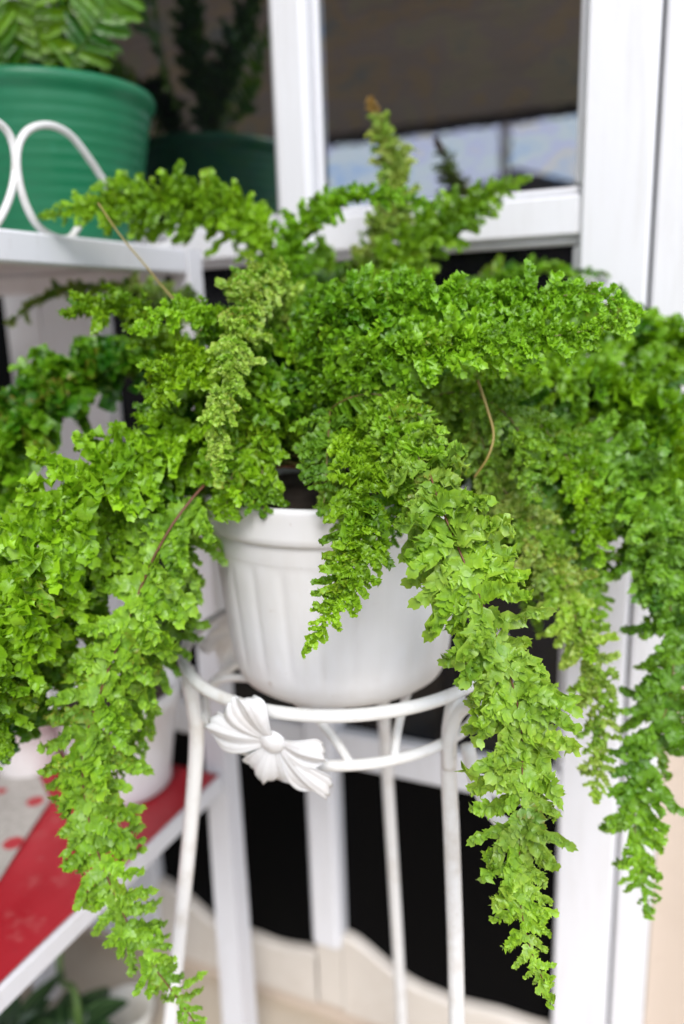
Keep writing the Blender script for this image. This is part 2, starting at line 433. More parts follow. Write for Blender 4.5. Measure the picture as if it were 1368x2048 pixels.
# ------------------------------------------------------------------ pots on the rack
def smooth_prof(pts, n): return [tuple(q) for q in spline([(a, 0, b) for a, b in pts], n)[0][:, (0, 2)]]
GP = np.array([-.865, .945, 1.4485])
gp = empty('green_pot', GP, 'ribbed dark green plastic pot on the upper shelf', 'pot')
prof = [(.0, .0), (.098, .0), (.104, .004)]
nr = 34
for i in range(nr + 1):
    u = i / nr; prof.append((.105 + .041 * u ** .9 + (.0011 * sin(u * 2 * pi * 12)), .006 + .185 * u))
prof += [(.1495, .195), (.153, .200), (.154, .207), (.151, .212), (.146, .212), (.143, .206), (.139, .18), (.135, .16)]
MB().lathe(prof, GP, 96).build('pot_body', M['pot_green'], gp)
MB().lathe([(.137, .165), (.08, .172), (.001, .174)], GP, 48).build('soil', M['soil'], gp)

def plain_pot(name, loc, r0, r1, h, m, label):
    g = empty(name, loc, label, 'pot')
    pr = [(0.001, 0), (r0 * .95, 0), (r0, .004), (r0 * 1.01, .02), (r0 + (r1 - r0) * .5, h * .5), (r1, h * .86), (r1 * 1.06, h * .87), (r1 * 1.07, h * .98), (r1 * 1.04, h), (r1 * .98, h), (r1 * .95, h * .8)]
    MB().lathe(pr, loc, 56).build('pot_body', m, g)
    MB().lathe([(r1 * .955, h * .82), (r1 * .4, h * .85), (.001, h * .86)], loc, 32).build('soil', M['soil'], g)
    return g
plain_pot('white_pot', (-.800, .892, .643), .074, .094, .165, M['pot_small'], 'white plastic pot on the red shelf behind the long fern frond')
plain_pot('pale_pink_pot', (-.985, .878, .643), .050, .064, .105, M['pot_pink'], 'small pinkish white pot at back of the red shelf')

# ------------------------------------------------------------------ wire plant stand
SC = np.array([-.342, .742, 0.])
ZU, ZL = 1.008, .948
st = empty('plant_stand', (SC[0], SC[1], 0), 'white wire plant stand with metal flowers carrying the fern pot', 'plant stand')
wm = M['wire_white']
MB().ring((SC[0], SC[1], ZU), .170, .0062).build('upper_ring', wm, st)
MB().ring((SC[0], SC[1], ZL), .152, .0055).build('lower_ring', wm, st)
fwd = np.array([-.41, .912, 0]); rgt = np.array([.912, .41, 0])
def pol(ang, r, z):                                # angle 90 = towards the camera, 0 = right
    a = radians(ang); return np.array([SC[0], SC[1], z]) + r * (cos(a) * rgt - sin(a) * fwd)
LEGS = (50, 163, 288)
for a in LEGS:
    sp = {50: (.035, 14), 163: (.150, 0), 288: (.105, 0)}[a]        # splay of each slightly bent leg
    r0 = .157 if a != 163 else .163
    pts = [pol(a, .168, ZU - .004), pol(a, r0 + .003, .975), pol(a, r0, .93)]
    pts += [pol(a + sp[1] * k ** 1.5, r0 + .012 * sin(k * pi) + sp[0] * k ** 1.25, .93 * (1 - k) + .006 * k) for k in (.1, .25, .45, .65, .85, 1.)]
    P, _ = spline(pts, 50); MB().tube(P, np.linspace(.0080, .0092, 50), 12).build('leg', wm, st)
    pts = [pol(a + 1, .160, .925), pol(a + 1, .161, .960), pol(a, .172, .990), pol(a, .198, 1.003), pol(a, .232, .992), pol(a, .256, .962), pol(a, .258, .925), pol(a, .238, .898), pol(a, .212, .900), pol(a, .190, .926), pol(a, .181, .958)]
    if a != 163: P, _ = spline(pts, 60); MB().tube(P, .0068, 10).build('scroll', wm, st)
# chord wires carrying the pot
for a in (20, 140, 260):
    pts = [pol(a - 52, .152, ZL + .002), pol(a - 46, .128, .962), pol(a - 30, .098, .9735), pol(a, .082, .9755), pol(a + 30, .098, .9735), pol(a + 46, .128, .962), pol(a + 52, .152, ZL + .002)]
    P, _ = spline(pts, 40); MB().tube(P, .0045, 8).build('support_wire', wm, st)
# pressed metal flowers
def petal_mesh(k):
    rg = np.random.default_rng(40 + k); nu, nv = 14, 22; v = []; f = []
    L = .062 * (.82, 1.22, .92, 1.08, .92)[k]; Wd = (.0225, .0240, .0285, .0255, .0275)[k]
    for i in range(nu + 1):
        u = i / nu
        w = Wd * (.30 + .70 * sin(min(u * 1.15, 1) * pi / 2) ** 1.3) * (1 if u < .80 else 1 - .40 * ((u - .80) / .20) ** 2)
        for j in range(nv + 1):
            s_ = 2 * j / nv - 1
            edge = 1 - .16 * abs(s_) ** 2 + .030 * cos(s_ * 19)
            rid = .0007 * cos(s_ * 19) * min(1, u * 2.2)
            z = .009 * sin(u * pi * .72) - .006 * u * u - .004 * s_ * s_ * u + rid + .004 * sin(s_ * 5 + k) * u
            v.append((.006 + L * u * edge, w * s_ * (1 - .1 * (1 - u)), z))
    for i in range(nu):
        for j in range(nv): a = i * (nv + 1) + j; f.append((a, a + 1, a + nv + 2, a + nv + 1))
    return v, f
def flower(ang, tilt=12, rad=.170, zc=.972, spin=18, size=1.0, inward=0.0):
    c = pol(ang, rad, zc); a = radians(ang)
    nrm = cos(a) * rgt - sin(a) * fwd; nrm = nrm * cos(radians(tilt)) + np.array([0, 0, 1]) * sin(radians(tilt))
    e1 = np.cross([0, 0, 1.], nrm); e1 /= np.linalg.norm(e1); e2 = np.cross(nrm, e1)
    angs = (346, 306, 251, 175, 116)
    root = None
    for k, an in enumerate(angs):
        v, f = petal_mesh(k); t = radians(an + spin)
        d1 = cos(t) * e1 + sin(t) * e2; d2 = -sin(t) * e1 + cos(t) * e2
        w = [c + size * (p[0] * d1 + p[1] * d2) + nrm * (size * p[2] + .010 + .0007 * k) for p in v]
        mb = MB(); mb.add(w, f)
        o = mb.build('petal' if root else 'flower', M['flower'], root or st)
        sd = o.modifiers.new('thickness', 'SOLIDIFY'); sd.thickness = .0008
        root = root or o
    pr = [(.0125, -.006), (.0118, -.003), (.0098, .0005), (.0058, .0026), (.0005, .0032)]
    mb = MB(); v = []; f = []; n = 24
    for r_, z_ in pr:
        for i in range(n): t = 2 * pi * i / n; v.append(c + r_ * (cos(t) * e1 + sin(t) * e2) + nrm * (z_ + .016))
    for j in range(len(pr) - 1):
        for i in range(n): f.append((j * n + i, j * n + (i + 1) % n, (j + 1) * n + (i + 1) % n, (j + 1) * n + i))
    mb.add(v, f); mb.build('flower_centre', M['flower'], root)
M['flower'] = painted('flower_white', (.66, .66, .67), (.42, .34, .26), rough=.34, amt=.4, scale=30, stretch=(1, 1, 1), bs=.1)
flower(111, rad=.166, zc=.986, spin=0, size=.90, tilt=-18)
flower(-8, spin=30, size=.8); flower(226, spin=50, size=.8)

# ------------------------------------------------------------------ white fluted pot
PC = np.array([SC[0], SC[1], .9805])
wp = empty('white_flower_pot', PC, 'white fluted plastic flower pot in the wire stand', 'pot')
NF = 24
def flute(r, z, a, j):
    u = (z - .030) / .118
    if u < 0 or u > 1: return r
    w = min(1, u / .10, (1 - u) / .10); w = max(0, w) ** .6
    c = abs(((a * NF / (2 * pi)) % 1) * 2 - 1)            # 0 at middle of flute
    g = 1 - (c ** 3.0)
    return r - .0012 * w * (1 - g) + .0003 * w * g
outer = [(.001, .004), (.090, .004), (.095, .0), (.104, .001), (.1105, .006), (.1145, .014), (.1168, .024)]
for i in range(25): outer.append((.1172 + .0118 * (i / 24) ** .9, .029 + .120 * i / 24))
outer += [(.1293, .150), (.1303, .1535), (.1308, .168), (.1312, .171), (.1345, .1715), (.1372, .174), (.1376, .180), (.1380, .197), (.1392, .202), (.1385, .2065), (.1360, .208), (.1335, .206), (.1325, .195), (.130, .180)]
MB().lathe(outer, PC, NF * 10, flute).build('pot_body', M['pot_white'], wp)
pot = bpy.data.objects['pot_body.002'] if 'pot_body.002' in bpy.data.objects else None
sb = MB(); n = 40; v = []; f = []
rg = np.random.default_rng(9)
for j in range(9):
    for i in range(n):
        a = 2 * pi * i / n; r = .1315 * (j / 8) + .0005
        v.append((PC[0] + r * cos(a), PC[1] + r * sin(a), PC[2] + .194 + .010 * (1 - j / 8) + rg.uniform(-.003, .003) * (j < 8)))
for j in range(8):
    for i in range(n): f.append((j * n + i, (j + 1) * n + i, (j + 1) * n + (i + 1) % n, j * n + (i + 1) % n))
sb.add(v, f); sb.build('soil', M['soil'], wp)

# ------------------------------------------------------------------ fern: leaflet library
def make_pinna(rng, nl=6, cols=5, curl=1.0, wid=.36, open_base=0.0, serr=1.0, narrow=False, fan=0.3, lw=1.0):
    """one pinna of unit length along +x; two rows of curled, toothed lobes and a terminal lobe"""
    V = []; Fc = []; E = []
    bend = rng.normal(.0, .35) * min(curl, 1); up = rng.normal(.10, .22) * curl; sway = rng.normal(0, .12)
    def mid(s):
        return np.array([s * (1 - .08 * abs(bend) * s), sway * s * s + .04 * curl * sin(s * 6 + bend * 9), up * s - (.30 * curl + bend * .3) * s ** 2.2 + .05 * curl * sin(s * 9 + sway * 20)])
    rows = 4 if cols >= 5 else 3
    pr = np.linspace(0, 1, rows)
    def lobe(base, dirv, nrm, length, width, kap, cup, tw):
        lat = np.cross(nrm, dirv); lat /= np.linalg.norm(lat)
        nrm = np.cross(dirv, lat)
        o = len(V); p = np.array(base, float); ang = 0.
        for r_ in range(rows):
            u = pr[r_]
            if r_: 
                ang += kap / (rows - 1)
                p = p + (length / (rows - 1)) * (cos(ang) * dirv + sin(ang) * nrm)
            dn = cos(ang) * nrm - sin(ang) * dirv
            dd = cos(ang) * dirv + sin(ang) * nrm
            w = width * (.42 + .58 * sin(min(1., u * 1.5 + .1) * pi / 2)) * (1 - .45 * (1 - fan) * max(0, (u - .6) / .4) ** 1.5)
            ta = tw * u; l2 = cos(ta) * lat + sin(ta) * dn; n2 = cos(ta) * dn - sin(ta) * lat
            for c in range(cols):
                k = 2 * c / (cols - 1) - 1
                q = p + l2 * (k * w) + n2 * (cup * w * (k * k) + .055 * width * rng.normal())
                if r_ == rows - 1:
                    tooth = (.22 if c % 2 == 0 else -.14) * serr * rng.uniform(.6, 1.3) * length * (1 - .35 * abs(k))
                    q = q + dd * (tooth - (.38 - .2 * fan) * length * abs(k) ** 1.8)
                elif cols >= 5 and r_ >= 1 and c in (0, cols - 1):
                    q = q + l2 * (np.sign(k) * w * .16 * serr * (1 if r_ % 2 else -1)) + dd * .06 * length
                V.append(q); E.append((u * (.4 + .6 * abs(k)), abs(k)))
        for r_ in range(rows - 1):
            for c in range(cols - 1):
                a = o + r_ * cols + c; Fc.append((a, a + 1, a + cols + 1, a + cols))
    # continuous ruffled blade along the midrib that the lobes grow from
    ns = 9 if cols >= 5 else 6; o = 0; ph1, ph2 = rng.uniform(0, 6, 2); fq = rng.uniform(2.2, 3.4)
    for r_ in range(ns):
        s = r_ / (ns - 1) * .95
        m = mid(s); dx = mid(s + .02) - m; dx /= np.linalg.norm(dx)
        lt = np.array([0, 1., 0]) - dx * dx[1]; lt /= np.linalg.norm(lt); nz = np.cross(dx, lt)
        hwid = wid * .62 * (1 - .55 * s) * (.75 if r_ == 0 else 1.)
        for c in range(5):
            k = c / 2 - 1
            amp = .13 * curl * abs(k) ** 1.3 * (1 - open_base * max(0., 1 - s / .4))
            q = m + lt * (k * hwid * (1 + (.18 if r_ % 2 else -.12) * (abs(k) == 1))) + nz * (amp * sin(fq * 6.28 * s + (ph1 if k < 0 else ph2)) - .03 * (1 - abs(k)))
            V.append(q); E.append((.15 + .35 * abs(k), abs(k)))
    for r_ in range(ns - 1):
        for c in range(4): a = r_ * 5 + c; Fc.append((a, a + 1, a + 6, a + 5))
    for i in range(nl):
        s = .02 + .90 * (i + .5 * 0) / nl
        for sd in (-1, 1):
            ss = s + rng.uniform(-.02, .02) + (.04 if sd > 0 else 0)
            m = mid(ss); dx = mid(ss + .02) - m; dx /= np.linalg.norm(dx)
            latv = np.array([0, sd, 0.]) - dx * (dx[1] * sd); latv /= np.linalg.norm(latv)
            nz = np.cross(dx, latv) * sd
            cz = curl * (1 - open_base * max(0., 1 - ss / .45))
            phi = radians(rng.uniform(48, 72) - 18 * ss)
            el = rng.normal(.18, .45) * cz
            d = (cos(phi) * dx + sin(phi) * latv); d = cos(el) * d + sin(el) * nz
            nn = nz * cos(el) - (cos(phi) * dx + sin(phi) * latv) * sin(el)
            wl = wid * (1 - .50 * ss) * (1 if not narrow else .6)
            if open_base and ss < .35: wl *= 1 - .25 * open_base
            ln = wl * rng.uniform(.8, 1.2)
            lobe(m, d, nn, ln, max(.06, .62 / nl) * lw * rng.uniform(.85, 1.25) * (1 + .5 * open_base * max(0, 1 - ss / .4)), rng.normal(.35, 1.0) * cz, rng.normal(.1, .45) * min(cz + .2, 1), rng.normal(0, .6) * cz)
    m = mid(.9); dx = mid(.93) - m; dx /= np.linalg.norm(dx)
    lat = np.array([0, 1., 0]) - dx * dx[1]; lat /= np.linalg.norm(lat)
    lobe(m, dx, np.cross(dx, lat), .17 * rng.uniform(.8, 1.3), .09, rng.normal(-.3, .8) * curl, .2, rng.normal(0, .4))
    return np.array(V), np.array(Fc), np.array(E)

def make_simple(rng, cols=5, wid=.085, rows=11):
    """narrow undivided pinna with a wavy margin"""
    V = []; E = []; Fc = []
    b = rng.normal(0, .10); dr = rng.normal(-.18, .1); ph = rng.uniform(0, 6)
    for r_ in range(rows):
        u = r_ / (rows - 1)
        w = wid * (1.0 - .25 * u) * (1 if u < .75 else math.sqrt(max(.02, 1 - ((u - .75) / .25) ** 2))) * (1 + .12 * sin(u * 26 + ph))
        for c in range(cols):
            k = 2 * c / (cols - 1) - 1
            V.append((u, b * u * u + w * k + .05 * (1 - u) * k * (k > 0), dr * u * u + .25 * w * k * k + .02 * sin(u * 20 + ph) * abs(k) - .03 * (1 - abs(k)))); E.append((u * .6, abs(k)))
    for r_ in range(rows - 1):
        for c in range(cols - 1): a = r_ * cols + c; Fc.append((a, a + 1, a + cols + 1, a + cols))
    return np.array(V), np.array(Fc), np.array(E)

_rg = np.random.default_rng(11)
LIB = {
    'ruffle': [make_pinna(_rg, 9, 5, 1.15, .31, 0, .55, fan=.2, lw=.9) for _ in range(18)],
    'fine': [make_pinna(_rg, 10, 5, 1.1, .24, 0, .5, fan=.15, lw=.9) for _ in range(18)],
    'ruffle_lo': [make_pinna(_rg, 7, 3, 1.0, .40) for _ in range(14)],
    'open': [make_pinna(_rg, 10, 5, 1.1, .24, 1.0, .8, fan=.45, lw=.95) for _ in range(18)],
    'pale': [make_pinna(_rg, 9, 5, 1.35, .28, .3, 1.1, fan=.6) for _ in range(16)],
    'tiny': [make_pinna(_rg, 3, 3, .7, .50) for _ in range(10)],
    'fish': [make_simple(_rg) for _ in range(10)],
    'broad': [make_simple(_rg, wid=.15) for _ in range(10)],
}
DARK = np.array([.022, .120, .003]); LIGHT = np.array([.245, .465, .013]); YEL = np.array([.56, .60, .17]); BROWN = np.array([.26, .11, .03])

def frond(parent, ctrl, kind='ruffle', seed=0, up=.55, camw=.5, outw=.35, bare=.10, tone=.5, yellow=0., spacing=.0098,
          lift=(.22, .32), sweep=(72, 48), stem='stem', stem_r=.0016, center=None, fac=1.04, tipbrown=0., world=False, name='frond', leafmat='fern', twist=.14, stem_off=.0, win=(.2, 1.), layers=1):
    """ctrl rows: (px, py, depth, half width px) or, with world=True, (x, y, z, half width m)"""
    rng = np.random.default_rng(1000 + seed)
    rows = []
    for c in ctrl:
        if world: rows.append(c)
        else: rows.append((*at(c[0], c[1], c[2]), c[3] * c[2] / F))
    P, L = spline(rows, 90)
    X = P[:, :3]; hw = np.clip(P[:, 3], .0015, None)
    T = np.gradient(X, axis=0); T /= np.linalg.norm(T, axis=1)[:, None]
    cen = np.array([SC[0], SC[1], 1.15]) if center is None else np.array(center)
    out = X - cen; out[:, 2] *= .3; out /= np.linalg.norm(out, axis=1)[:, None] + 1e-9
    tc = CAM - X; tc /= np.linalg.norm(tc, axis=1)[:, None]
    N = up * np.array([0, 0, 1.]) + camw * tc + outw * out
    N = N - T * np.sum(N * T, 1)[:, None]
    for _ in range(6): N[1:-1] = (N[:-2] + N[1:-1] + N[2:]) / 3
    N = N - T * np.sum(N * T, 1)[:, None]; N /= np.linalg.norm(N, axis=1)[:, None] + 1e-9
    tt = np.linspace(0, 1, 90)
    tw = twist * (np.sin(tt * 5 + rng.uniform(0, 6)) + .5 * np.sin(tt * 11 + rng.uniform(0, 6)))
    B = np.cross(T, N)
    N2 = np.cos(tw)[:, None] * N + np.sin(tw)[:, None] * B; B = np.cross(T, N2); N = N2
    VV = []; FF = []; CC = []; off = 0
    n = max(8, int(L * (1 - bare) / spacing))
    u_all = bare + (1 - bare) * (np.arange(n) + .5) / n
    pin_t = tone; warm = np.array([rng.uniform(.93, 1.10), rng.uniform(.96, 1.05), rng.uniform(.8, 1.25)])
    for i, u0 in enumerate(u_all):
        pin_t = .8 * pin_t + .2 * (tone + rng.normal(0, .45))
        for sd, lay in [(q, r_) for r_ in range(layers) for q in (-1, 1)]:
            if rng.random() < .02: continue
            u = min(.999, u0 + (.25 if sd > 0 else -.25) * (1 - bare) / n)
            k = u * 89; k0 = int(k); fr = k - k0; k1 = min(k0 + 1, 89)
            p = X[k0] * (1 - fr) + X[k1] * fr; t_ = T[k0]; n_ = N[k0]; b_ = B[k0]
            ln = (hw[k0] * (1 - fr) + hw[k1] * fr) * (rng.uniform(.90, 1.10) if layers == 1 else rng.uniform(.95, 1.05)) * fac
            kd = kind
            if ln < .011 and kind not in ('fish', 'broad'): kd = 'tiny'
            lib = LIB[kd]; Vv, Fv, Ev = lib[rng.integers(len(lib))]
            sw = radians(sweep[0] + (sweep[1] - sweep[0]) * u + rng.normal(0, 7))
            lf = rng.normal(*lift)
            if lay: lf = rng.normal(.95, .22); ln *= .68
            xd = sd * b_ * sin(sw) + t_ * cos(sw)
            xv = cos(lf) * xd + sin(lf) * n_; zv = cos(lf) * n_ - sin(lf) * xd
            rl = rng.normal(0, .30 if kind not in ('fish', 'broad') else .12)
            yv = np.cross(zv, xv); yv, zv = cos(rl) * yv + sin(rl) * zv, cos(rl) * zv - sin(rl) * yv
            sy = max(ln * (1. if kind in ('fish', 'broad') else 1.22), spacing * 1.5) * rng.uniform(.9, 1.1)
            sgn = 1 if rng.random() < .5 or kind in ('fish', 'broad') else -1
            w = p + np.outer(Vv[:, 0] * ln, xv) + np.outer(Vv[:, 1] * sy * sgn, yv) + np.outer(Vv[:, 2] * sy, zv)
            VV.append(w); FF.append(Fv + off); off += len(Vv)
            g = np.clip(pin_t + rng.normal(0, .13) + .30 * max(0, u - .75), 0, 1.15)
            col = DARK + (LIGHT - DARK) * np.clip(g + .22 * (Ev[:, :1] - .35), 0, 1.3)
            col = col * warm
            if kind == 'open': col = col + (np.array([.17, .33, .055]) - col) * np.clip(.55 - .9 * Ev[:, :1], 0, 1)
            yy = np.clip(yellow * rng.uniform(.3, 1.5) * (.35 + .9 * Ev[:, :1] * Ev[:, 1:]) + .10 * (Ev[:, :1] > .8) , 0, 1)
            col = col + (YEL - col) * yy
            if rng.random() < .045 + .06 * yellow: col = col + (BROWN - col) * (.75 * np.clip(Ev[:, :1] * 1.6 - .5, 0, 1))
            if tipbrown and u > 1 - tipbrown: col = col + (BROWN - col) * .8
            CC.append(col)
    V = np.vstack(VV); Fq = np.vstack(FF); Cc = np.hstack([np.vstack(CC), np.ones((len(V), 1))])
    me = bpy.data.meshes.new(name)
    me.vertices.add(len(V)); me.vertices.foreach_set('co', V.astype(np.float32).ravel())
    me.loops.add(Fq.size); me.loops.foreach_set('vertex_index', Fq.astype(np.int32).ravel())
    me.polygons.add(len(Fq)); me.polygons.foreach_set('loop_start', np.arange(0, Fq.size, 4, dtype=np.int32))
    me.polygons.foreach_set('use_smooth', np.ones(len(Fq), bool))
    ca = me.color_attributes.new('Col', 'FLOAT_COLOR', 'POINT'); ca.data.foreach_set('color', Cc.astype(np.float32).ravel())
    me.materials.append(M[leafmat]); me.update(calc_edges=True)
    o = link(name, me, parent)
    MB().tube((X + N * stem_off * (np.clip((tt - win[0]) * 12, 0, 1) * np.clip((win[1] - tt) * 12, 0, 1))[:, None])[::2], np.linspace(stem_r, stem_r * .35, 45), 6).build('stem', M[stem], o)
    return o

CR = (SC[0], SC[1], 1.19)
fern = empty('potted_fern', CR, 'large ruffled bright green fern spilling over the white pot', 'fern')
